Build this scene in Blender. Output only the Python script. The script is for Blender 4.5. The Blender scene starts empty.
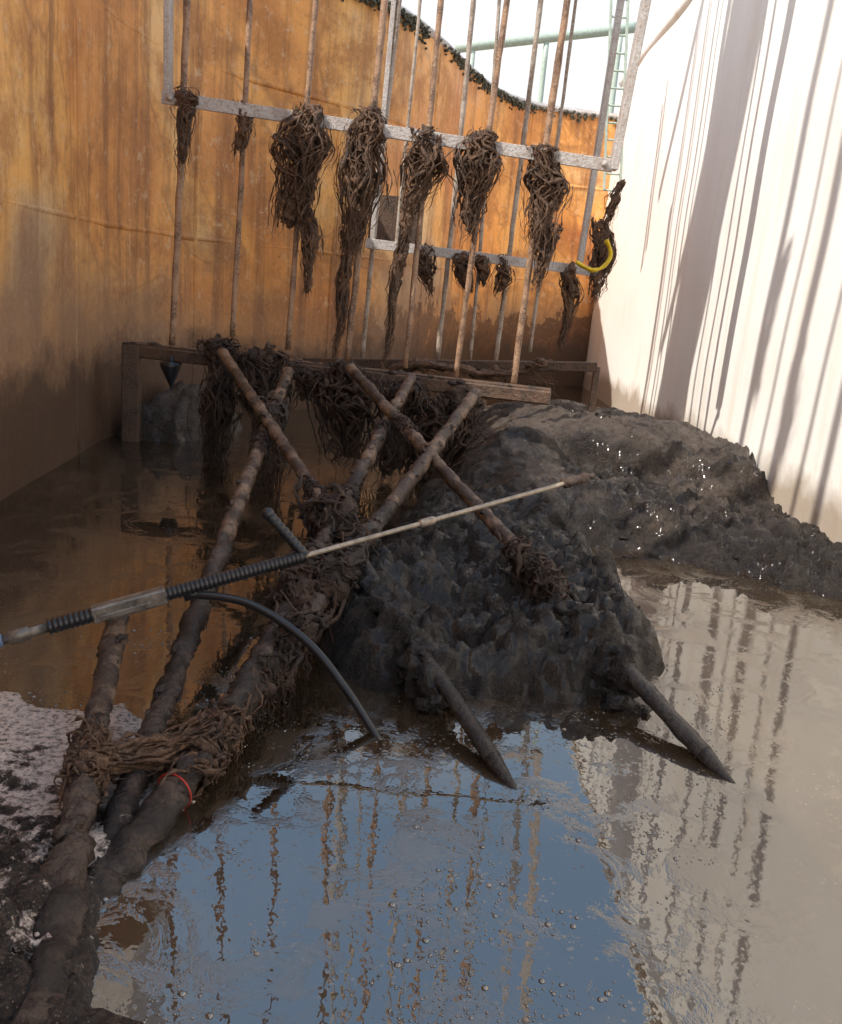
import bpy, math, random
from mathutils import Vector, Matrix, noise
random.seed(7)
R=random.uniform
# ------------------------------------------------------------ camera
CAM=Vector((0,0,1.6)); TH=math.radians(14); PH=math.radians(5); F=900.0
f_=Vector((0,math.cos(TH),-math.sin(TH))); r0=Vector((1,0,0)); u0=Vector((0,math.sin(TH),math.cos(TH)))
r_=r0*math.cos(PH)+u0*math.sin(PH); u_=u0*math.cos(PH)-r0*math.sin(PH)
def ray(px,py): return f_+r_*((px-421)/F)+u_*((512-py)/F)
def G(px,py,z=0.0):
    d=ray(px,py); return CAM+d*((z-CAM.z)/d.z)
def Y(px,py,y):
    d=ray(px,py); return CAM+d*(y/d.y)
sc=bpy.context.scene
cd=bpy.data.cameras.new("camera"); cam=bpy.data.objects.new("camera",cd); sc.collection.objects.link(cam)
M=Matrix((r_,u_,-f_)).transposed().to_4x4(); M.translation=CAM; cam.matrix_world=M
cd.sensor_fit='VERTICAL'; cd.sensor_height=32; cd.lens=F/1024*32; cd.clip_end=2000; cd.clip_start=0.05
sc.camera=cam
sc.view_settings.view_transform='Standard'; sc.view_settings.look='None'; sc.view_settings.exposure=0
# ------------------------------------------------------------ light
S=Vector((-1,-0.60,1.33)).normalized()
el=math.asin(S.z); rot=math.atan2(S.x,S.y)
w=bpy.data.worlds.new("World"); sc.world=w; w.use_nodes=True
nt=w.node_tree; bg=nt.nodes['Background']; sky=nt.nodes.new('ShaderNodeTexSky')
sky.sky_type='NISHITA'; sky.sun_disc=False; sky.sun_elevation=el; sky.sun_rotation=rot; sky.dust_density=4.0; sky.air_density=1.2
# horizon haze and thin bright cloud over the clear sky
tc=nt.nodes.new('ShaderNodeTexCoord'); sx=nt.nodes.new('ShaderNodeSeparateXYZ'); nt.links.new(tc.outputs['Generated'],sx.inputs[0])
def mr(src,a,b_,c,d):
    n=nt.nodes.new('ShaderNodeMapRange'); 
    for i,v in enumerate((a,b_,c,d)): n.inputs[i+1].default_value=v
    nt.links.new(src,n.inputs[0]); return n.outputs[0]
hz=mr(sx.outputs[2],0.30,0.55,0.95,0.5)
cn=nt.nodes.new('ShaderNodeTexNoise'); cn.inputs['Scale'].default_value=3.4; cn.inputs['Detail'].default_value=6; nt.links.new(tc.outputs['Generated'],cn.inputs['Vector'])
hc=nt.nodes.new('ShaderNodeMix'); hc.data_type='RGBA'; nt.links.new(mr(sx.outputs[2],0.32,0.50,0,1),hc.inputs[0]); hc.inputs[6].default_value=(7.2,7.2,7.2,1); hc.inputs[7].default_value=(3.9,6.4,9.8,1)
cl=nt.nodes.new('ShaderNodeMix'); cl.data_type='RGBA'; nt.links.new(mr(cn.outputs['Fac'],0.50,0.68,0,0.8),cl.inputs[0]); nt.links.new(hc.outputs[2],cl.inputs[6]); cl.inputs[7].default_value=(8.5,8.5,8.5,1)
mc=nt.nodes.new('ShaderNodeMix'); mc.data_type='RGBA'; nt.links.new(hz,mc.inputs[0]); nt.links.new(sky.outputs[0],mc.inputs[6]); nt.links.new(cl.outputs[2],mc.inputs[7])
nt.links.new(mc.outputs[2],bg.inputs[0]); bg.inputs[1].default_value=0.15
sl=bpy.data.lights.new("sun",'SUN'); sl.energy=5; sl.angle=math.radians(0.5); sl.color=(1,0.95,0.86)
so=bpy.data.objects.new("sun",sl); sc.collection.objects.link(so); so.rotation_euler=S.to_track_quat('Z','Y').to_euler(); so.location=(-10,-6,12)
# ------------------------------------------------------------ materials
class NM:
    def __init__(s,name):
        s.m=bpy.data.materials.new(name); s.m.use_nodes=True; s.t=s.m.node_tree
        s.b=s.t.nodes['Principled BSDF']; s.tc=s.t.nodes.new('ShaderNodeTexCoord')
    def n(s,t,**k):
        x=s.t.nodes.new(t)
        for a,b in k.items(): setattr(x,a,b)
        return x
    def l(s,a,b): s.t.links.new(a,b)
    def mapping(s,scale):
        mp=s.n('ShaderNodeMapping'); mp.inputs['Scale'].default_value=scale; s.l(s.tc.outputs['Object'],mp.inputs[0]); return mp.outputs[0]
    def noise(s,scale,detail=6,rough=0.6,vec=None,dist=0):
        x=s.n('ShaderNodeTexNoise'); x.inputs['Scale'].default_value=scale; x.inputs['Detail'].default_value=min(detail,6)
        x.inputs['Roughness'].default_value=rough; x.inputs['Distortion'].default_value=dist
        s.l(vec if vec else s.tc.outputs['Object'],x.inputs['Vector']); return x.outputs['Fac']
    def ramp(s,fac,stops):
        x=s.n('ShaderNodeValToRGB'); e=x.color_ramp.elements
        while len(e)<len(stops): e.new(0.5)
        for i,(p,c) in enumerate(stops):
            e[i].position=p; e[i].color=(c,c,c,1) if not hasattr(c,'__len__') else (*c,1)
        s.l(fac,x.inputs[0]); return x.outputs[0]
    def mix(s,fac,a,b,mode='MIX'):
        x=s.n('ShaderNodeMix',data_type='RGBA',blend_type=mode)
        for i,v in ((0,fac),(6,a),(7,b)):
            if isinstance(v,(int,float)): x.inputs[i].default_value=v
            elif isinstance(v,tuple): x.inputs[i].default_value=(*v,1)
            else: s.l(v,x.inputs[i])
        return x.outputs[2]
    def math(s,op,a,b=0,clamp=False):
        x=s.n('ShaderNodeMath',operation=op); x.use_clamp=clamp
        for i,v in ((0,a),(1,b)):
            if isinstance(v,(int,float)): x.inputs[i].default_value=v
            else: s.l(v,x.inputs[i])
        return x.outputs[0]
    def sep(s):
        x=s.n('ShaderNodeSeparateXYZ'); s.l(s.tc.outputs['Object'],x.inputs[0]); return x.outputs
    def bump(s,h,strength,dist):
        x=s.n('ShaderNodeBump'); x.inputs['Strength'].default_value=strength; x.inputs['Distance'].default_value=dist
        s.l(h,x.inputs['Height']); s.l(x.outputs[0],s.b.inputs['Normal'])
    def col(s,c):
        if isinstance(c,tuple): s.b.inputs['Base Color'].default_value=(*c,1)
        else: s.l(c,s.b.inputs['Base Color'])
    def rough(s,c):
        if isinstance(c,(int,float)): s.b.inputs['Roughness'].default_value=c
        else: s.l(c,s.b.inputs['Roughness'])
    def spec(s,v): s.b.inputs['Specular IOR Level'].default_value=v

# rust wall
m=NM("rust_steel"); xyz=m.sep(); z=xyz[2]; yw=xyz[1]
big=m.noise(0.38,3,0.5,dist=0.8); med=m.noise(1.8,6,0.7); fine=m.noise(22,6,0.7); spl=m.noise(7,6,0.75)
streak=m.noise(1.0,6,0.66,vec=m.mapping((4,4,0.25)))
c=m.ramp(big,[(0.36,(0.62,0.23,0.06)),(0.47,(0.90,0.40,0.10)),(0.56,(0.93,0.48,0.14)),(0.66,(0.93,0.64,0.33))])
c=m.mix(m.ramp(med,[(0.44,0.0),(0.60,0.8)]),c,(0.50,0.21,0.065))
c=m.mix(m.ramp(streak,[(0.48,0.0),(0.64,0.7)]),c,(0.25,0.10,0.04))
c=m.mix(m.ramp(spl,[(0.57,0.0),(0.64,0.5)]),c,(0.80,0.56,0.34))
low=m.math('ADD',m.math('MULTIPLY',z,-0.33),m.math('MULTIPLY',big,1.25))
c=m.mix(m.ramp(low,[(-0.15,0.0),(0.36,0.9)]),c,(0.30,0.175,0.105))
far_shade=m.math('MULTIPLY',m.ramp(m.math('ADD',m.math('MULTIPLY',z,-0.5),m.math('MULTIPLY',med,1.2)),[(-0.7,0.0),(-0.25,1.0)]),m.ramp(m.math('MULTIPLY',yw,0.05),[(0.56,0.0),(0.64,0.85)]))  # shade low on the back wall, painted darker into the rust colour
c=m.mix(far_shade,c,(0.15,0.07,0.035))
c=m.mix(m.ramp(fine,[(0.55,0.0),(0.72,0.4)]),c,(0.66,0.44,0.26))
c=m.mix(m.ramp(fine,[(0.30,0.6),(0.42,0.0)]),c,(0.20,0.09,0.04))
c=m.mix(m.ramp(big,[(0.49,0.0),(0.5,0.45),(0.512,0.0)]),c,(0.34,0.15,0.055))
wet=m.math('ADD',z,m.math('MULTIPLY',med,-1.2))
c=m.mix(m.ramp(wet,[(-0.2,0.9),(0.35,0.0)]),c,(0.09,0.052,0.032))
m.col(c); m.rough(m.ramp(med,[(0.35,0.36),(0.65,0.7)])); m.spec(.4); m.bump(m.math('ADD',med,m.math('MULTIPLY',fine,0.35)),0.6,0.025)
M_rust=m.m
# pale wall
m=NM("pale_wall"); z=m.sep()[2]
med=m.noise(1.6,7,0.6); st=m.noise(1,6,0.6,vec=m.mapping((4,4,0.3)))
c=m.mix(m.ramp(med,[(0.45,0.0),(0.8,0.4)]),(0.95,0.92,0.87),(0.88,0.79,0.68))
c=m.mix(m.ramp(st,[(0.54,0.0),(0.76,0.4)]),c,(0.72,0.53,0.37))
wet=m.math('ADD',z,m.math('MULTIPLY',med,-0.6))
c=m.mix(m.ramp(wet,[(0.0,0.8),(0.2,0.0)]),c,(0.34,0.25,0.17))
m.col(c); m.rough(0.7); m.bump(m.noise(14,5),0.3,0.01); M_pale=m.m
# mud
m=NM("wet_mud"); n1=m.noise(2.2,6,0.65); n2=m.noise(15,6,0.72); n3=m.noise(80,4,0.6); n4=m.noise(7,5,0.65); xyz=m.sep(); yy=xyz[1]
dry=m.math('ADD',n1,m.math('MULTIPLY',m.math('SUBTRACT',yy,6.5),0.10))
c=m.mix(m.ramp(dry,[(0.48,0.0),(0.74,1.0)]),(0.014,0.0085,0.0055),(0.105,0.078,0.060))
c=m.mix(m.ramp(n2,[(0.54,0.0),(0.74,0.35)]),c,(0.085,0.056,0.038))
c=m.mix(m.ramp(n2,[(0.34,0.8),(0.47,0.0)]),c,(0.008,0.005,0.0035))
m.col(c); wetm=m.math('MULTIPLY',m.ramp(n4,[(0.44,0.0),(0.56,1.0)]),m.ramp(dry,[(0.5,1.0),(0.8,0.15)]))
m.rough(m.mix(wetm,m.ramp(n2,[(0.4,0.38),(0.6,0.7)]),(0.13,)*3)); m.spec(.5); m.bump(m.math('ADD',n2,m.math('MULTIPLY',n3,0.25)),1.0,0.06)
m.l(m.math('MULTIPLY',wetm,0.35),m.b.inputs['Coat Weight']); m.b.inputs['Coat Roughness'].default_value=0.07
M_mud=m.m
# foam sludge
m=NM("foamy_sludge"); n1=m.noise(8,6,0.75); n2=m.noise(45,6,0.7)
v=m.n('ShaderNodeTexVoronoi'); v.inputs['Scale'].default_value=70; m.l(m.tc.outputs['Object'],v.inputs['Vector'])
yy=m.sep()[1]
k=m.math('ADD',n1,m.math('MULTIPLY',m.math('SUBTRACT',yy,2.15),0.20))
c=m.mix(m.ramp(k,[(0.49,0.0),(0.56,1.0)]),(0.016,0.010,0.007),(0.90,0.72,0.61))
c=m.mix(m.ramp(n2,[(0.40,0.75),(0.54,0.0)]),c,(0.09,0.058,0.042))
c=m.mix(m.ramp(v.outputs['Distance'],[(0.12,0.5),(0.2,0.0)]),c,(0.36,0.26,0.19))
m.col(c); m.rough(m.ramp(n2,[(0.3,0.15),(0.6,0.5)])); m.bump(m.math('ADD',n2,m.math('MULTIPLY',n1,1.5)),0.9,0.025); M_foam=m.m
# rag
m=NM("matted_rag"); n1=m.noise(6,6,0.6); n2=m.noise(55,5,0.7)
c=m.mix(m.ramp(n1,[(0.35,0.0),(0.7,1.0)]),(0.042,0.022,0.013),(0.20,0.105,0.056))
c=m.mix(m.ramp(n2,[(0.48,0.0),(0.68,0.65)]),c,(0.33,0.195,0.115))
m.col(c); m.rough(0.5); m.bump(n2,1.0,0.02); M_rag=m.m
m=NM("wet_rag"); n1=m.noise(6,6,0.6); n2=m.noise(55,5,0.7)
c=m.mix(m.ramp(n1,[(0.35,0.0),(0.7,1.0)]),(0.018,0.010,0.007),(0.105,0.058,0.035))
m.col(c); m.rough(0.3); m.bump(n2,1.0,0.02); M_wrag=m.m
def pipemat(name,a,b,cc,thr,rg=0.5):
    m=NM(name); n1=m.noise(5,8,0.7); n2=m.noise(50,6,0.7)
    c=m.mix(m.ramp(n1,[(thr-0.06,0.0),(thr+0.06,1.0)]),a,b)
    c=m.mix(m.ramp(n2,[(0.48,0.0),(0.66,0.85)]),c,cc)
    m.col(c); m.rough(rg); m.bump(m.math('ADD',n1,n2),0.9,0.014); return m.m
M_pipe=pipemat("muddy_pipe",(0.27,0.17,0.108),(0.062,0.036,0.023),(0.028,0.017,0.012),0.46,0.32)
M_pipew=pipemat("wet_muddy_pipe",(0.095,0.062,0.044),(0.026,0.016,0.012),(0.012,0.008,0.006),0.48,0.17)
M_pipedark=pipemat("sludge_coated_pipe",(0.032,0.026,0.023),(0.06,0.049,0.042),(0.013,0.010,0.009),0.52,0.17)
M_rod=pipemat("rusty_rod",(0.42,0.24,0.14),(0.18,0.095,0.055),(0.48,0.34,0.23),0.5,0.45)
M_rodg=pipemat("grey_rod",(0.48,0.39,0.31),(0.28,0.19,0.13),(0.55,0.49,0.42),0.5,0.45)
M_steel=pipemat("galvanised_steel",(0.60,0.56,0.53),(0.50,0.44,0.40),(0.32,0.22,0.16),0.5,0.42)
M_beam=pipemat("dirty_steel",(0.11,0.062,0.038),(0.05,0.031,0.021),(0.18,0.10,0.06),0.5,0.4)
def plain(name,c,r=0.5,metal=0,var=0.35,sc_=20):
    m=NM(name); n=m.noise(sc_,6,0.7)
    m.col(m.mix(m.ramp(n,[(0.35,0.0),(0.7,1.0)]),c,tuple(x*(1-var) for x in c))); m.rough(r); m.b.inputs['Metallic'].default_value=metal
    m.bump(n,0.2,0.004); return m.m
M_black=plain("black_rubber",(0.020,0.020,0.022),0.28); M_metal=plain("brushed_metal",(0.30,0.26,0.22),0.35,0.4,0.8)
M_lance=plain("lance_tube",(0.50,0.41,0.31),0.35,0.3,0.6,30)
M_blue=plain("blue_plastic",(0.16,0.22,0.34),0.4); M_red=plain("red_plastic",(0.55,0.03,0.02),0.4)
M_yel=plain("yellow_plastic",(0.9,0.62,0.02),0.4); M_green=plain("green_paint",(0.52,0.62,0.53),0.5)
M_gnd=plain("dry_soil",(0.30,0.24,0.18),0.9,0,0.4,1.5); M_moss=plain("grimy_moss",(0.13,0.125,0.085),0.9,0,0.8,12)
# water
m=NM("muddy_water"); n1=m.noise(1.0,6,0.6,dist=0.8); n2=m.noise(5,4,0.55); n3=m.noise(48,6,0.65); xyz=m.sep()
v=m.n('ShaderNodeTexVoronoi'); v.inputs['Scale'].default_value=42; m.l(m.tc.outputs['Object'],v.inputs['Vector'])
patch=m.ramp(m.noise(2.6,6,0.75),[(0.50,0.0),(0.58,1.0)])
ring=m.ramp(v.outputs['Distance'],[(0.07,0.25),(0.16,1.0),(0.20,1.0),(0.25,0.0)])
speck=m.math('MULTIPLY',ring,patch)
c=m.mix(m.ramp(n1,[(0.4,0.0),(0.66,1.0)]),(0.020,0.012,0.007),(0.046,0.031,0.018))
film=m.ramp(m.noise(3.4,6,0.78,dist=0.7),[(0.53,0.0),(0.59,1.0)])
c=m.mix(m.math('MULTIPLY',film,0.35),c,(0.12,0.084,0.054)); c=m.mix(m.math('MULTIPLY',speck,.45),c,(0.28,0.22,0.17))
m.col(c); r=m.mix(film,(0.012,)*3,(0.07,)*3); m.rough(m.mix(speck,r,(0.2,)*3)); m.b.inputs['IOR'].default_value=2.75; m.b.inputs['Specular Tint'].default_value=(1,.97,.91,1)
h=m.math('ADD',m.math('MULTIPLY',n2,0.38),m.math('ADD',m.math('MULTIPLY',speck,0.30),m.math('MULTIPLY',m.math('MULTIPLY',n3,film),0.55)))
m.bump(h,0.10,0.03); M_water=m.m
# ------------------------------------------------------------ mesh builder
def NZ(p,s=1,o=0): return noise.noise(Vector((p[0]*s+o,p[1]*s-o,p[2]*s+o*.7)))
class MB:
    def __init__(s): s.v=[]; s.f=[]; s.mi=[]; s.flat=set()
    def tube(s,pts,rad,sides=8,mi=0,nz=0,nf=12,cap=True,sy=1.0):
        pts=[Vector(p) for p in pts]; n=len(pts); base=len(s.v)
        if not hasattr(rad,'__len__'): rad=[rad]*n
        t=(pts[1]-pts[0]).normalized(); a=Vector((0,0,1)) if abs(t.z)<0.9 else Vector((1,0,0))
        x=t.cross(a).normalized()
        for i,p in enumerate(pts):
            t=(pts[min(i+1,n-1)]-pts[max(i-1,0)]).normalized(); x=(x-t*x.dot(t))
            x=x.normalized() if x.length>1e-6 else t.orthogonal().normalized(); y=t.cross(x)
            for k in range(sides):
                q=x*math.cos(2*math.pi*k/sides)+y*math.sin(2*math.pi*k/sides)*sy
                r=rad[i]
                if nz: r*=max(.15,1+nz*NZ(p+q*r,nf)+nz*0.6*NZ(p+q*r,nf*2.7,5))
                s.v.append(p+q*r)
        for i in range(n-1):
            for k in range(sides):
                a0=base+i*sides+k; b0=base+i*sides+(k+1)%sides
                s.f.append((a0,b0,b0+sides,a0+sides)); s.mi.append(mi)
        if cap:
            s.f.append(tuple(base+k for k in range(sides))[::-1]); s.mi.append(mi)
            s.f.append(tuple(base+(n-1)*sides+k for k in range(sides))); s.mi.append(mi)
    def line(s,a,b,r,sides=10,mi=0,nz=0,step=0.05,nf=12,r2=None):
        a=Vector(a); b=Vector(b); n=max(2,int((b-a).length/step)+1); r2=r if r2 is None else r2
        s.tube([a.lerp(b,i/(n-1)) for i in range(n)],[r+(r2-r)*i/(n-1) for i in range(n)],sides,mi,nz,nf)
    def bar(s,a,b,w,h,mi=0,up=(0,0,1)):
        a=Vector(a); b=Vector(b); t=(b-a).normalized(); up=Vector(up); x=t.cross(up).normalized(); y=x.cross(t).normalized()
        c=min(w,h)*0.12; pr=[(w/2-c,h/2),(w/2,h/2-c),(w/2,-h/2+c),(w/2-c,-h/2),(-w/2+c,-h/2),(-w/2,-h/2+c),(-w/2,h/2-c),(-w/2+c,h/2)]
        base=len(s.v); f0=len(s.f)
        for p in (a,b):
            for u,v_ in pr: s.v.append(p+x*u+y*v_)
        for k in range(8):
            s.f.append((base+k,base+(k+1)%8,base+8+(k+1)%8,base+8+k)); s.mi.append(mi)
        s.f.append(tuple(base+k for k in range(8))[::-1]); s.f.append(tuple(base+8+k for k in range(8))); s.mi+= [mi,mi]
        s.flat.update(range(f0,len(s.f)))
    def lump(s,c,r,mi=0,nz=0.4,nf=6,seg=14,sq=(1,1,1)):
        c=Vector(c); base=len(s.v); rings=seg//2+1; o=R(0,50)
        for i in range(rings):
            th=math.pi*i/(rings-1)
            for k in range(seg):
                ph=2*math.pi*k/seg; d=Vector((math.sin(th)*math.cos(ph),math.sin(th)*math.sin(ph),math.cos(th)))
                rr=r*(1+nz*NZ(d,1.3,o)+nz*0.5*NZ(d,3.1,o))
                s.v.append(c+Vector((d.x*rr*sq[0],d.y*rr*sq[1],d.z*rr*sq[2])))
        for i in range(rings-1):
            for k in range(seg):
                a=base+i*seg+k; b=base+i*seg+(k+1)%seg; s.f.append((a,a+seg,b+seg,b)); s.mi.append(mi)
    def build(s,name,mats,parent=None):
        me=bpy.data.meshes.new(name); me.from_pydata([tuple(v) for v in s.v],[],s.f); 
        for m in mats: me.materials.append(m)
        me.polygons.foreach_set('material_index',s.mi); me.polygons.foreach_set('use_smooth',[i not in s.flat for i in range(len(s.f))])
        me.update(); o=bpy.data.objects.new(name,me); sc.collection.objects.link(o)
        if parent: o.parent=parent
        return o
def empty(name):
    o=bpy.data.objects.new(name,None); sc.collection.objects.link(o); return o
def cat(P,n):
    out=[]; P=[Vector(p) for p in P]
    for i in range(len(P)-1):
        a=P[max(i-1,0)];b=P[i];c=P[i+1];d=P[min(i+2,len(P)-1)]
        for k in range(n):
            t=k/n; out.append(0.5*((2*b)+(c-a)*t+(2*a-5*b+4*c-d)*t*t+(3*b-a-3*c+d)*t**3))
    out.append(P[-1]); return out
# ------------------------------------------------------------ ground, walls, water
b=MB(); b.v=[Vector((-600,-600,-0.6)),Vector((600,-600,-0.6)),Vector((600,600,-0.6)),Vector((-600,600,-0.6))]; b.f=[(0,1,2,3)]; b.mi=[0]; b.build("ground",[M_gnd])
WC=[(-2.0,-5,0),(-2.2,-2,0),(-2.45,1,0),(-2.65,4,0),(-2.85,6.5,0),(-2.98,8.4,0),(-2.65,9.9,0),(-1.75,11.0,0),(-.89,12.0,0),(-.3,13.4,0),(.2,15.0,0),(.7,16.3,0),(1.5,17.2,0),(3.0,17.6,0)]
wc=cat(WC,14); H=4.85
def wallmesh(curve,H,ripple=0.012,NZs=50):
    b=MB(); n=len(curve)
    for j in range(NZs+1):
        zz=-0.55+(H+0.55)*j/NZs
        for i,p in enumerate(curve):
            t=(curve[min(i+1,n-1)]-curve[max(i-1,0)]).normalized(); nn=Vector((t.y,-t.x,0))
            b.v.append(Vector((p.x,p.y,zz))+nn*ripple*2*NZ((p.x,p.y,zz),0.9))
    for j in range(NZs):
        for i in range(n-1):
            a=j*n+i; b.f.append((a,a+1,a+1+n,a+n)); b.mi.append(0)
    return b
b=wallmesh(wc,H)
for zz in (1.9,3.6):
    b.tube([Vector((p.x,p.y,zz)) for p in wc],0.012,6,0,0.3)
for i in (40,62,84,104,126,146,166):
    p=wc[i]; b.tube([Vector((p.x,p.y,zz*0.19)) for zz in range(0,26)],0.012,6,0,0.3)
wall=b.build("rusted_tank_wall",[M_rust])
sm=wall.modifiers.new("s",'SOLIDIFY'); sm.thickness=0.06; sm.offset=0
b=MB(); b.tube([Vector((p.x,p.y,H)) for p in wc],[0.07]*len(wc),4,0,0.1)
for i,p in enumerate(wc):
    if i>100:
        for k in range(22):
            if NZ((i*.25,k*.1,0),.5)>-.12: b.lump((p.x+R(.01,.06),p.y+R(-.12,.08),H-.0-abs(random.gauss(0,.07))),R(.010,.035),1,0.8,seg=6,sq=(1,1,.8))
b.build("tank_rim",[M_steel,M_moss])
RW=cat([(3.2,-5,0),(3.0,2,0),(2.87,7,0),(2.87,12,0),(2.95,17.6,0)],20)
b=wallmesh(RW,H+0.6); b.tube([Vector((p.x,p.y,H+0.6)) for p in RW],0.06,6,0)
rw=b.build("pale_tank_wall",[M_pale]); sm=rw.modifiers.new("s",'SOLIDIFY'); sm.thickness=0.08; sm.offset=0
def wx(curve,y):
    for i in range(len(curve)-1):
        if curve[i].y<=y<=curve[i+1].y:
            t=(y-curve[i].y)/(curve[i+1].y-curve[i].y+1e-9); return curve[i].x+(curve[i+1].x-curve[i].x)*t
    return curve[-1].x
b=MB(); N=40
for j in range(N+1):
    yy=-4+21.5*j/N; xa=wx(wc,yy); xb=wx(RW,yy)
    for i in range(N+1): b.v.append(Vector((xa+(xb-xa)*i/N,yy,0)))
for j in range(N):
    for i in range(N):
        a=j*(N+1)+i; b.f.append((a,a+1,a+N+2,a+N+1)); b.mi.append(0)
b.build("water",[M_water])
# ------------------------------------------------------------ pipe axes (world end points)
def on(a,c,px,py):
    d=ray(px,py).normalized(); v=(c-a); w0=a-CAM; A_=v.dot(v);B=v.dot(d);D1=v.dot(w0);E=d.dot(w0); t=(B*E-D1)/(A_-B*B); return a+v*t
P1=(G(288,372,.88),G(108,852,0.0)); P2=(G(411,378,.88),G(232,712,.16)); P3=(G(476,393,.86),G(86,908,-.03)); P4=(Y(118,617,3.3),G(30,1045,0.02)); P5=(G(222,352,1.0),G(522,802,-.02)); P6=(G(350,368,.95),G(742,795,-.02))
# ------------------------------------------------------------ mud heightfields
def inside(poly,x,y):
    c=False; n=len(poly); j=n-1
    for i in range(n):
        xi,yi=poly[i]; xj,yj=poly[j]
        if (yi>y)!=(yj>y) and x<(xj-xi)*(y-yi)/(yj-yi)+xi: c=not c
        j=i
    return c
def pdist(poly,x,y):
    best=9; n=len(poly)
    for i in range(n):
        ax,ay=poly[i]; bx,by=poly[(i+1)%n]; dx,dy=bx-ax,by-ay
        t=max(0,min(1,((x-ax)*dx+(y-ay)*dy)/(dx*dx+dy*dy+1e-9)))
        d=math.hypot(x-ax-t*dx,y-ay-t*dy); best=min(best,d)
    return best
def sst(e): e=max(0,min(1,e)); return e*e*(3-2*e)
def field(b,poly,ctrl,x0,x1,y0,y1,st,mi=0,extra=None,wobs=1,amp=1):
    nx=int((x1-x0)/st); ny=int((y1-y0)/st); base=len(b.v); keep=[]
    for j in range(ny+1):
        for i in range(nx+1):
            x=x0+i*st; y=y0+j*st
            wob=(0.13*NZ((x,y,0),2.2)+0.07*NZ((x,y,3),6)+0.03*NZ((x,y,3),17))*wobs
            d=pdist(poly,x,y); d=d if inside(poly,x,y) else -d
            d+=wob
            sw=sh=se=sr=0
            for cx,cy,h,e,rg in ctrl:
                ww=1/((x-cx)**2+(y-cy)**2+0.02)**1.5; sw+=ww; sh+=ww*h; se+=ww*e; sr+=ww*rg
            h=sh/sw; e=se/sw; rg=sr/sw
            t=max(0,min(1,d/e)); prof=math.sin(t*math.pi/2)**0.8
            n=0
            if d>0:
                wx_=x+.09*noise.noise(Vector((x*3,y*3,8)))+.03*noise.noise(Vector((x*11,y*11,8))); wy_=y+.09*noise.noise(Vector((x*3,y*3,18)))+.03*noise.noise(Vector((x*11,y*11,28)))
                n=noise.fractal(Vector((x*2.4,y*2.4,1)),.9,2.1,5)*0.075
                # broken slabs: every cell sits at its own height and tilt, with an open crack between
                for s_,a_,cr in ((3.4,.085,.05),(8.5,.050,.030),(20,.020,.012)):
                    dd,pp=noise.voronoi(Vector((wx_*s_,wy_*s_,2)))
                    e1=sst((dd[1]-dd[0])*5.5); q=pp[0]
                    hh=noise.noise(Vector((q[0]*3.7,q[1]*3.7,s_)))
                    tilt=(wx_*s_-q[0])*noise.noise(Vector((q[0]*5,q[1]*5,9)))+(wy_*s_-q[1])*noise.noise(Vector((q[0]*5,q[1]*5,19)))
                    n+=a_*(hh*1.0+tilt*.9)*e1-cr*(1-e1)*(.4+.8*abs(noise.noise(Vector((x*3,y*3,s_)))))
                n+=noise.fractal(Vector((wx_*11,wy_*11,3)),.8,2.1,6)*0.026
            z_=h*prof+amp*rg*n*min(1,max(0,d/0.15)) if d>0 else -0.04+d*0.5
            if extra: z_+=extra(x,y)*min(1,max(0,d/.3))
            b.v.append(Vector((x,y,max(z_,-0.1)))); keep.append(d>-0.12)
    for j in range(ny):
        for i in range(nx):
            a=j*(nx+1)+i
            if keep[a] or keep[a+1] or keep[a+nx+1]:
                b.f.append((base+a,base+a+1,base+a+nx+2,base+a+nx+1)); b.mi.append(mi)
px=[(312,600),(322,655),(375,685),(440,694),(520,692),(590,702),(632,690),(648,655),(610,600),(590,550),(640,553),(720,572),(842,600)]
poly=[tuple(G(*p)[:2]) for p in px]+[(3.0,5.3),(3.0,11.5),(1.6,12),(.2,11),(.1,9),(0.05,7.4),(-.15,6.2),(-.35,5.2)]
ctrl=[(-.2,3.95,.24,.2,1.0),(-.15,4.3,.30,.2,1.0),(.3,4.0,.19,.2,1.3),(.8,3.9,.22,.2,1.3),(.9,4.4,.27,.2,1.3),(.3,4.7,.22,.3,1.2),(-.2,5,.12,.5,1),(.9,5.3,.20,.25,1.1),(.3,5.8,.16,.5,.7),
(.3,6.8,.18,.8,.5),(.9,6.9,.32,.8,.4),(.8,8,.52,.8,.3),(1.2,8.8,.64,.8,.3),(1.9,8.4,.60,.3,.6),(2.5,7.6,.46,.3,1.0),(1.5,7.2,.28,.3,1.4),(2.2,6.6,.20,.25,1.5),(2.8,6.2,.14,.3,1.2),(.1,8,.2,.8,.4),(.6,10,.3,.8,.3),(2.6,10,.3,.8,.3)]
def crack(x,y):
    v=0
    s=y-(8.05-.42*(x-1.0)+.22*NZ((x,0,0),1.6)+.06*NZ((x,0,4),6))
    if x>.95: v-=.24*(1/(1+math.exp(min(60,max(-60,s*34)))))*min(1,(x-.95)*3)*max(0,1-max(0,-s)/.9)
    for off,dep,x1,x2 in ((0,.11,.5,2.0),(.55,.06,.3,1.5),(-.5,.07,.6,1.3)):
        c=abs(y-(8.9+off-.5*(x-.6)+.18*NZ((x,1+off,0),3)+.05*NZ((x,4,off),11)))
        if x1<x<x2: v-=dep*math.exp(-(c/.03)**2)
    return v
b=MB(); field(b,poly,ctrl,-.9,2.98,3.2,11.9,0.017,0,crack)
for k in range(260):
    x=R(-.5,2.9); y=R(3.5,8)
    if not inside(poly,x,y): continue
    d=pdist(poly,x,y)
    if y>5.2 and x<1.3: continue
    if d>.3: continue
    b.lump((x,y,min(.2,d*.9)*0.6),R(.010,.04),0,0.9,seg=10,sq=(1.5,1.3,.5))
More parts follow.
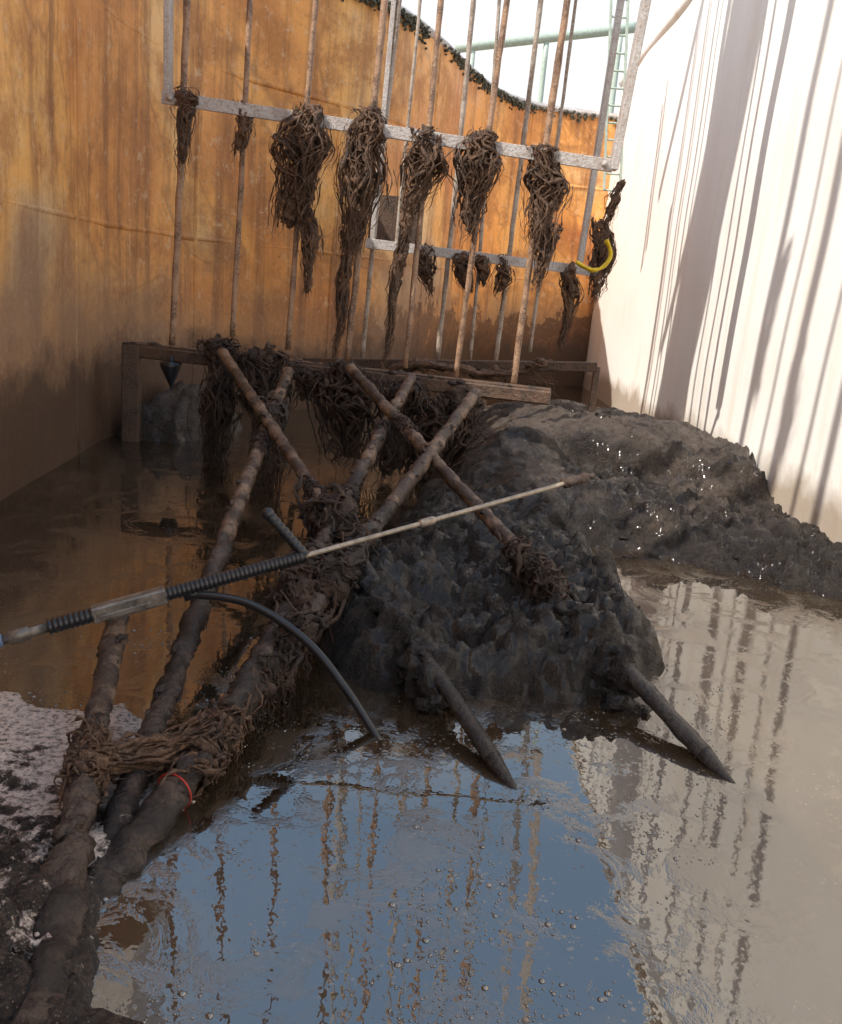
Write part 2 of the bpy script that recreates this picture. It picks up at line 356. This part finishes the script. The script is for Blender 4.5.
for a,c_ in (((352,572),(436,698)),((552,592),(628,688))):
    P=P5 if a[0]<500 else P6
    p=on(*P,*a); q=on(*P,*c_); n=60; o=R(0,50)
    b.tube([p.lerp(q,i/(n-1))-Vector((0,0,.05)) for i in range(n)],[.085*min(1,.45+i*.06,.45+(n-1-i)*.06) for i in range(n)],22,0,.8,11)
    for k in range(30): 
        t=R(0,1); c0=p.lerp(q,t); b.lump(c0+Vector((R(-.06,.06),R(-.08,.08),R(-.13,.02))),R(.02,.055),0,0.9,seg=14,sq=(1.2,1.2,.7))
b.build("mud_mound",[M_mud])
b=MB(); p2=[(-2.95,8.3),(-2.3,8.2),(-1.9,8.8),(-2.1,9.6),(-2.9,9.7)]
field(b,p2,[(-2.5,8.9,.42,.4,1)],-3.1,-1.7,8,9.9,0.03)
b.build("sediment_heap",[M_mud])
b=MB(); p3=[tuple(G(*p)[:2]) for p in [(-60,725),(20,710),(110,712),(185,745),(170,800),(95,860),(100,925),(80,1060)]]+[(-0.9,1.2),(-1.8,1.2),(-2.2,2.2)]
field(b,p3,[(-1.1,3.0,.006,.25,.08),(-.9,2.7,.006,.25,.08),(-1.1,2.5,.012,.2,.15),(-1.05,2.1,.07,.2,.6),(-.9,1.7,.13,.2,.8)],-2.4,-.4,1.1,3.8,0.011,wobs=1.5)
for k in range(300):
    x=R(-1.4,-.6); y=R(1.3,2.1)
    if inside(p3,x,y) and pdist(p3,x,y)>.05: b.lump((x,y,R(.04,.10)),R(.004,.014),0,0.6,seg=8)
b.build("sludge_bank",[M_foam])
# bubbles on water
b=MB()
for k in range(9000):
    y=1.5+2.3*random.random()**1.2; x=R(-.62,.45)*y*.9
    if noise.noise(Vector((x*2.2,y*2.2,4)))+0.9*noise.noise(Vector((x*8,y*8,9)))<0.19: continue
    if inside(poly,x,y): continue
    r=R(.0012,.004) if R(0,1)<.93 else R(.004,.010); a0=R(0,6)
    base=len(b.v); sg=8; mi=0 if R(0,1)<.2 else 1
    for ring_,(rr,hh) in enumerate(((1,0),(.8,.5),(.4,.85))):
        for q in range(sg):
            an=a0+2*math.pi*q/sg; b.v.append(Vector((x+math.cos(an)*r*rr,y+math.sin(an)*r*rr*.9,0.0008+r*hh*.6)))
    for e in (0,1):
        for q in range(sg): b.f.append((base+e*sg+q,base+e*sg+(q+1)%sg,base+(e+1)*sg+(q+1)%sg,base+(e+1)*sg+q)); b.mi.append(mi)
    b.f.append(tuple(base+2*sg+q for q in range(sg))); b.mi.append(mi)
m=NM("scum"); n1=m.noise(9,5,.6); m.col(m.mix(m.ramp(n1,[(.4,0.),(.6,1.)]),(0.10,0.07,0.05),(0.32,0.26,0.21))); m.rough(0.12); M_scum=m.m
b.build("floating_scum",[M_scum,M_water])
# ------------------------------------------------------------ rags
def V3(o,a,s=(0,7,17)): return Vector((noise.noise(Vector((o,a,s[0]))),noise.noise(Vector((o,a,s[1]))),noise.noise(Vector((o,a,s[2])))))
def rag(b,P,W,n=50,mi=0,sr=(.004,.012),core=.36):
    P=cat(P,6); m=len(P); L=sum((P[i+1]-P[i]).length for i in range(m-1)); o_=R(0,99)
    def wat(t):
        k=t*(len(W)-1); i=min(int(k),len(W)-2); return max(.035,(W[i]+(W[i+1]-W[i])*(k-i))*(1+.7*noise.noise(Vector((o_,t*L*3.5,2)))))
    def pat(t):
        t=min(max(t,0),.9999)*(m-1); i=int(t); return P[i].lerp(P[i+1],t-i)+V3(o_,t*L*.25)*.05
    nn=max(10,int(L/0.012)); o=R(0,99)
    b.tube([pat(i/(nn-1))+V3(o,i*.08)*.05 for i in range(nn)],[wat(i/(nn-1))*core*min(1,.25+i*.18,.25+(nn-1-i)*.18) for i in range(nn)],26,mi,1.0,17)
    lobes=[R(0,6.28) for _ in range(4)]
    for k in range(int(n*1.6)):
        a=random.choice(lobes)+random.gauss(0,.5); t0=R(0,.5); t1=min(1,t0+R(.15,.6)); o=R(0,99); q=[];rd=[]; rr=R(.3,.9); r=R(.012,.030)
        cnt=max(8,int((t1-t0)*L/.025))
        for i in range(cnt):
            u=i/(cnt-1); t=t0+(t1-t0)*u; ww=wat(t); aa=a+1.5*noise.noise(Vector((o,u*2,0)))
            q.append(pat(t)+Vector((math.cos(aa),math.sin(aa),0))*ww*rr+V3(o,u*L*5)*.03); rd.append(r*(.5+.9*abs(noise.noise(Vector((o,u*L*9,5)))))*min(1,.3+u*5)*(1-.7*u**3))
        b.tube(q,rd,8,mi,1.0,32,sy=R(.4,.9))
    for k in range(int(n*2.8)):
        a=random.choice(lobes)+random.gauss(0,.8); t0=R(-.03,.85); t1=t0+R(.12,.6); over=max(0,t1-1)*.8+(R(0,.5) if R(0,1)<.2 else 0); t1=min(t1,1); rr=R(.4,1.15); o=R(0,99); r=R(*sr)*(.5+.5*R(0,1)); cnt=max(5,int((t1-t0)*L/0.035)+3); q=[];rd=[]
        for i in range(cnt):
            u=i/(cnt-1); t=t0+(t1-t0)*u; c=pat(t); ww=wat(min(max(t,0),1))
            aa=a+1.1*noise.noise(Vector((o,u*1.6,0)))
            c=c+Vector((math.cos(aa),math.sin(aa),0))*ww*rr
            c+=V3(o,u*L*4)*.035+V3(o,u*L*13,(3,9,21))*.012-Vector((0,0,over*u*L*.4))
            q.append(c); rd.append(r*(.5+1.2*abs(noise.noise(Vector((o,u*L*12,5)))))*(1-.75*u**2.5))
        b.tube(q,rd,5,mi,0.8,45,sy=R(.3,1))
def wrap(b,c,ax,r,n=14,mi=0,L=.16):
    c=Vector(c); ax=Vector(ax).normalized(); x=ax.orthogonal().normalized(); y=ax.cross(x)
    for k in range(10):
        b.lump(c+ax*R(-L,L)*.6+x*R(-.3,.3)*r+y*R(-.3,.3)*r,r*R(.45,.85),mi,.7,seg=16)
    for k in range(n*3):
        o=R(0,99); a0=R(0,6.28); s=R(-L,L)*.7; q=[];rd=[]; turn=R(.8,3.2)*random.choice((-1,1)); rr=r*R(.75,1.1); dr=R(-1.6,1.6)*L; th=R(.05,.18)
        for i in range(14):
            u=i/13; a=a0+turn*u; p=c+ax*(s+dr*u)+(x*math.cos(a)+y*math.sin(a))*rr*(1+.2*noise.noise(Vector((o,u*4,1))))+V3(o,u*4)*r*.5
            q.append(p); rd.append(r*th*(.5+1.3*abs(noise.noise(Vector((o,u*6,2)))))*(1-.6*abs(2*u-1)**3))
        b.tube(q,rd,6,mi,1,45,sy=R(.4,1))
    for k in range(n*2):
        o=R(0,99); a=R(0,6.28); p=c+ax*R(-L,L)*.8+(x*math.cos(a)+y*math.sin(a))*r*R(.5,1); ln=R(.4,2.4)*r*1.8
        q=[p+Vector((0,0,-ln*i/8))+V3(o,i*.5)*.03 for i in range(9)]
        b.tube(q,[r*R(.05,.13)*(1-i/11) for i in range(9)],5,mi,.9,45)
# ------------------------------------------------------------ hanging rod racks
YR=8.0
def rodline(b,p0,p1,y,r,mi,ztop=9.0,bend=0.0):
    a=Y(*p1,y); c=Y(*p0,y); d=(c-a); top=a+d*((ztop-a.z)/d.z)
    n=60; q=[a.lerp(top,i/(n-1))+Vector((bend*math.sin(i/(n-1)*9)*.012,0,0)) for i in range(n)]
    b.tube(q,r,8,mi,0.25,14)
rack=empty("hanging_rod_rack")
b=MB()
for i,(p0,p1) in enumerate([((187,0),(172,345)),((250,0),(232,337)),((316,0),(288,350)),((385,0),(347,362)),((441,0),(405,368)),((507,0),(455,382)),((567,0),(513,388))]):
    rodline(b,p0,p1,YR,0.024+0.005*(i%3==0),0,bend=R(-1,1))
b.build("rods",[M_rod],rack)
b=MB()
L0=Y(162,97,YR-.05); R0=Y(613,166,YR-.05); RT=Y(720,-380,YR-.05); LT=Y(171,-380,YR)
b.bar(L0,R0,0.03,0.10,0); b.bar(Y(168,103,YR),LT,0.12,0.05,0,up=(1,0,0)); b.bar(Y(613,170,YR),RT,0.16,0.06,0,up=(1,0,0))
for t in (.02,.98): 
    p=L0.lerp(R0,t); b.lump(p+Vector((0,-.04,0)),.03,0,0,seg=8)
b.bar(Vector((-3.1,YR,9.0)),Vector((3.6,YR,9.0)),.12,.16,0)
b.build("carrier_frame",[M_steel],rack)
rack2=empty("hanging_rod_rack")
b=MB(); YB=10.0
for i,(p0,p1) in enumerate([((399,0),(362,360)),((420,0),(386,360)),((474,0),(437,362)),((500,0),(470,362)),((541,0),(495,366)),((576,0),(530,352))]):
    rodline(b,p0,p1,YB,0.018 if i%2 else .026,0,9.5,R(-1,1))
b.build("rods",[M_rodg],rack2)
b=MB(); b.bar(Y(366,243,YB-.05),Y(598,272,YB-.05),.03,.10,0); b.bar(Y(580,262,YB),Y(680,-377,YB),.12,.06,0,up=(1,0,0)); b.bar(Y(372,243,YB),Y(428,-370,YB),.08,.05,0,up=(1,0,0))
b.bar(Vector((-2.,YB,9.5)),Vector((3.6,YB,9.5)),.12,.16,0)
b.build("carrier_frame",[M_steel],rack2)
b=MB(); c=Y(396,224,10.9); b.bar(c+Vector((0,0,-.30)),c+Vector((0,0,.30)),.62,.12,0,up=(0,1,0)); b.bar(c+Vector((0,-.08,-.22)),c+Vector((0,-.08,.22)),.04,.04,0,up=(0,1,0)); b.build("junction_plate",[M_beam])
def yp(l,y): return [Y(a,c,y) for a,c in l]
clumps=[([(183,88),(184,110),(182,165)],[.10,.11,.04],16),([(243,100),(242,125),(241,155)],[.09,.09,.05],14),
([(306,106),(302,150),(288,228)],[.14,.20,.15],54),([(304,190),(312,240),(307,290)],[.10,.07,.07],20),
([(370,110),(366,150),(352,245)],[.17,.19,.13],54),([(356,220),(345,280),(333,362)],[.10,.06,.04],22),
([(432,126),(424,160),(410,212)],[.16,.18,.12],46),([(412,190),(400,260),(384,370)],[.08,.05,.04],24),
([(484,130),(478,165),(468,232)],[.17,.18,.11],46),([(546,142),(544,180),(540,240)],[.13,.19,.15],46),([(548,220),(543,255),(536,290)],[.12,.09,.05],22)]
for P,W,n in clumps:
    b=MB(); rag(b,yp(P,YR-.04),W,n); b.build("hanging_rag_clump",[M_rag])
b=MB()
for P,W,n in [([(425,245),(424,270),(428,295)],[.08,.12,.03],18),([(460,250),(462,270),(468,290)],[.10,.14,.04],24),([(480,255),(482,268),(482,285)],[.08,.10,.04],14),([(505,255),(508,275),(500,292)],[.08,.12,.04],20),([(573,262),(570,300),(562,350)],[.09,.10,.03],24),([(600,215),(604,255),(592,300)],[.07,.15,.05],30),([(622,180),(614,200),(606,225)],[.06,.08,.05],16)]:
    rag(b,yp(P,YB-.05),W,n)
b.build("hanging_rag_clump",[M_rag])
b=MB(); q=cat(yp([(576,262),(592,270),(604,266),(611,254),(606,240)],YB-.3),5); b.tube(q,.045,8,0,.4,10,sy=.5); b.build("yellow_strap",[M_yel])
b=MB(); c=Y(171,362,YR); c2=Y(171,388,YR); b.tube([c+Vector((0,0,.05)),c,c+Vector((0,0,-.005)),c.lerp(c2,.2),c2],[.02,.02,.095,.09,.006],16,0); b.build("plumb_weight",[M_black])
# ------------------------------------------------------------ bottom frame
fr=empty("steel_beam_frame"); b=MB()
A=Y(128,350,8.2); B_=Y(550,398,7.4)
b.bar(A,B_,.09,.11,0); b.bar(A+Vector((0,.05,.06)),B_+Vector((0,.05,.06)),.14,.02,0)
leg=Y(133,345,8.2); b.bar(Vector((leg.x,leg.y-.03,leg.z)),Vector((leg.x,leg.y-.03,-.2)),.16,.10,0,up=(0,1,0))
C=Y(300,362,9.2); D=Y(597,367,8.6); b.bar(C,D,.07,.09,0); b.bar(D,Vector((D.x,D.y,.2)),.06,.05,0,up=(0,1,0))
b.bar(A.lerp(B_,.42),C,.06,.08,0)
b.build("beams",[M_beam],fr)
b=MB()
for k in range(70):
    t=R(0,1); p=A.lerp(B_,t)+Vector((0,R(-.05,.1),R(.03,.075))); b.lump(p,R(.015,.04),0,.7,seg=8,sq=(1.5,1,.6))
b.build("mud_on_beam",[M_mud],fr)
def pipe(a,c,r,mat,name="steel_pipe",r2=None,tw=None):
    b=MB(); m_=a.lerp(c,tw); b.line(a,m_,r,14,0,0.30,0.02,12); b.line(m_,c,r,14,1,0.5,0.02,12,r2)
    for k in range(150):   # sludge stuck to the pipe
        t=R(0,1)**.7; a_=R(0,6.28); p=a.lerp(c,t); b.lump(p+Vector((math.cos(a_)*r*.7,math.sin(a_)*r*.5,R(-.6,1)*r*.8)),R(.006,.022),1,.9,seg=9,sq=(1,2.0,.7))
    for k in range(60):   # strings hanging off the pipe
        t=R(.05,.8); p=a.lerp(c,t)-Vector((0,0,r*.7)); ln=R(.03,.15); o=R(0,99)
        b.tube([p+Vector((0,0,-ln*i/5))+V3(o,i*.6)*.02 for i in range(6)],[.007*(1-i/7) for i in range(6)],5,1,.8,40)
    return b.build(name,[mat,M_pipew])
pipe(*P1,.041,M_pipe,tw=.6); pipe(*P2,.041,M_pipe,tw=.45); pipe(*P3,.042,M_pipe,r2=.055,tw=.45); pipe(*P4,.04,M_pipe,r2=.058,tw=.38)
def split(P,t,r,r3):
    m_=P[0].lerp(P[1],t)
    b=MB(); b.line(P[0],m_,r,14,0,.30,.02,12); b.line(m_,P[1].lerp(m_,.12),r3,14,1,.15,.03,10); b.line(P[1].lerp(m_,.12),P[1],r3,14,1,.08,.03,10,r2=.006)
    for k in range(60):
        t=R(.1,.62); a_=R(0,6.28); p=P[0].lerp(P[1],t); b.lump(p+Vector((math.cos(a_)*r*.7,math.sin(a_)*r*.5,R(-.6,1)*r*.8)),R(.006,.018),1,.9,seg=9,sq=(1,2.0,.7))
    return b.build("steel_pipe",[M_pipe,M_pipedark])
split(P5,.62,.036,.032); split(P6,.62,.038,.034)
for P,W,n in [([(218,338),(215,380),(212,462)],[.20,.24,.14],60),([(262,350),(268,400),(272,485)],[.22,.26,.12],60),([(345,362),(350,400),(345,460)],[.26,.28,.16],60),([(400,378),(400,420),(392,475)],[.20,.24,.16],50),([(455,395),(442,440),(425,515)],[.28,.30,.18],70),([(305,368),(310,385),(308,400)],[.16,.12,.05],20)]:
    b=MB(); q=[Y(a,c,7.75-.0018*(a-200)) for a,c in P]; rag(b,q,[x*.85 for x in W],n,sr=(.005,.013)); b.build("wet_rag_clump",[M_wrag])
b=MB(); q=[Y(*p,8.7) for p in [(385,372),(430,366),(500,372),(560,362)]]; rag(b,q,[.06,.10,.09,.08],50); b.build("wet_rag_clump",[M_rag])
b=MB()
for P,pxy,r in [(P1,(262,412),.085),(P1,(253,440),.055),(P5,(300,500),.045),(P5,(328,528),.11),(P3,(338,585),.09),(P2,(310,595),.09),(P2,(352,500),.05),(P3,(290,640),.08),(P3,(262,680),.06),(P6,(405,425),.05),(P6,(520,560),.06),(P6,(545,585),.08),(P2,(385,428),.05)]:
    c=on(*P,*pxy); wrap(b,c,P[1]-P[0],r,18,0,r*2.2)
b.build("rag_wrapping",[M_wrag])
b=MB()
pa=on(*P4,95,765); pb=on(*P3,215,742)
wrap(b,pa,P4[1]-P4[0],.055,24,0,.11); wrap(b,pb,P3[1]-P3[0],.066,30,0,.15)
for k in range(120):
    o=R(0,99); s0=pa+Vector((R(-.04,.04),R(-.04,.04),R(-.02,.05))); s1=pb+Vector((R(-.05,.05),R(-.05,.08),R(-.02,.07))); q=[]; th=R(.5,1.8)
    for i in range(22):
        u=i/21; q.append(s0.lerp(s1,u)+V3(o,u*3.5)*.06-Vector((0,0,.035*math.sin(u*math.pi))))
    b.tube(q,[R(.002,.007)*th for i in range(22)],5,0,.8,40)
b.build("rag_rope",[M_rag])
b=MB(); c=on(*P3,182,797); ax=(P3[1]-P3[0]).normalized(); x=ax.orthogonal().normalized(); y=ax.cross(x); q=[c+(x*math.cos(a*.2618)+y*math.sin(a*.2618))*.059+ax*.01*math.sin(a*.26) for a in range(25)]
b.tube(q,.003,6,0); b.line(q[0],q[0]+Vector((.03,-.03,.02)),.003,6,0,0,.01); b.build("red_cable_tie",[M_red])
# ------------------------------------------------------------ lance
LA=Y(-12,644,3.0); LB=Y(588,477,4.0)
def lp(px_,py_): return on(LA,LB,px_,py_)
ln=empty("pressure_washer_lance"); ax=(LB-LA).normalized()
b=MB(); b.line(lp(300,552),LB,.0105,12,0,.08,.03); b.tube([lp(418,519),lp(420,519),lp(432,516),lp(434,515)],[.012,.018,.018,.012],12,0); b.build("tube",[M_lance],ln)
b=MB(); b.line(lp(563,483),LB,.022,12,0,.5,.01,40); b.line(LB,LB+ax*.03,.012,12,0); b.build("nozzle",[M_pipe],ln)
def ribs(b,a,c,r,n,mi=0):
    a=Vector(a);c=Vector(c); q=[];rd=[]
    for i in range(n*4+1):
        q.append(a.lerp(c,i/(n*4))); rd.append(r*(1 if i%4 in(0,1) else .86))
    b.tube(q,rd,14,mi)
b=MB(); ribs(b,lp(163,592),lp(303,552),.028,32); b.build("foregrip",[M_black],ln)
b=MB(); b.bar(lp(92,612),lp(165,592),.055,.062,0); b.bar(lp(100,610)-Vector((0,0,.012)),lp(150,596)-Vector((0,0,.012)),.060,.02,0); b.build("valve_body",[M_metal],ln)
b=MB(); ribs(b,lp(48,624),lp(96,611),.030,9); b.build("rear_grip",[M_black],ln)
b=MB(); b.tube([lp(-14,642),lp(8,636),lp(9,635),lp(28,630),lp(29,629),lp(50,624)],[.017,.017,.027,.027,.019,.019],6,0); b.build("coupling",[M_metal],ln)
b=MB(); b.tube([lp(-30,646),lp(2,638)],.024,14,0); b.build("collar",[M_blue],ln)
b=MB(); s=lp(304,551); e=s+(Y(268,514,s.y)-s); ribs(b,s,e,.023,9); b.lump(e,.027,0,0,seg=12); b.build("side_handle",[M_black],ln)
b=MB(); s=lp(195,590)-Vector((0,0,.03)); e=G(382,745,-.03)
q=cat([s,Y(250,604,s.y-.02),Y(305,640,s.y-.1),Y(345,688,(s.y+e.y)/2-.05),e],10); b.tube(q,.0165,12,0); b.tube([s-ax*.04,s+ax*.05],.02,12,0); b.build("rubber_hose",[M_black])
# ------------------------------------------------------------ structures outside
b=MB(); b.line(Y(455,48,22),Y(640,27,22),.11,12,0,0,.5)
for t in (.1,.5,.9):
    p=Y(455,48,22).lerp(Y(640,27,22),t); b.line(p,Vector((p.x,p.y,-.5)),.06,10,0,0,.5)
b.build("overhead_pipe",[M_green])
b=MB()
for dx in (0,.22): b.bar(Y(604,190,13)+Vector((dx,0,0)),Y(612,-20,13)+Vector((dx,0,0)),.03,.05,0,up=(0,1,0))
for i in range(12): 
    p=Y(604,190,13).lerp(Y(612,-20,13),i/12); b.line(p,p+Vector((.22,0,0)),.014,6,0)
b.build("green_ladder",[M_green])
b=MB(); b.bar((-2.6,7.95,4.9),(-2.6,6.7,12),1.1,.5,0,up=(1,0,0)); b.bar((-2.6,6.7,12),(-2.6,6.66,12.1),1.2,.6,0,up=(1,0,0)); b.build("shadow_slab",[M_steel])  # unseen leaning slab, added to cast the wide stripe on the pale wall
b=MB()
for yy,rr in ((4.95,.06),(4.45,.025),(4.1,.07),(3.6,.03),(3.2,.06)): b.line((-2.4,yy+.2,5.0),(-2.4,yy-.35,12.),rr,10,0)  # unseen posts, added to throw the narrower stripes on the pale wall
b.bar((-2.4,5.5,12),(-2.4,2,12),.12,.16,0); b.build("shadow_posts",[M_steel])
b=MB()
for yy,z_ in ((4.7,9.2),(4.0,8.4)): rag(b,[Vector((-2.4,yy,z_)),Vector((-2.4,yy+.03,z_-.6)),Vector((-2.4,yy+.06,z_-1.3))],[.10,.15,.06],14)  # unseen rags, added to bead the shadows of the posts
b.build("hanging_rag_clump",[M_rag])
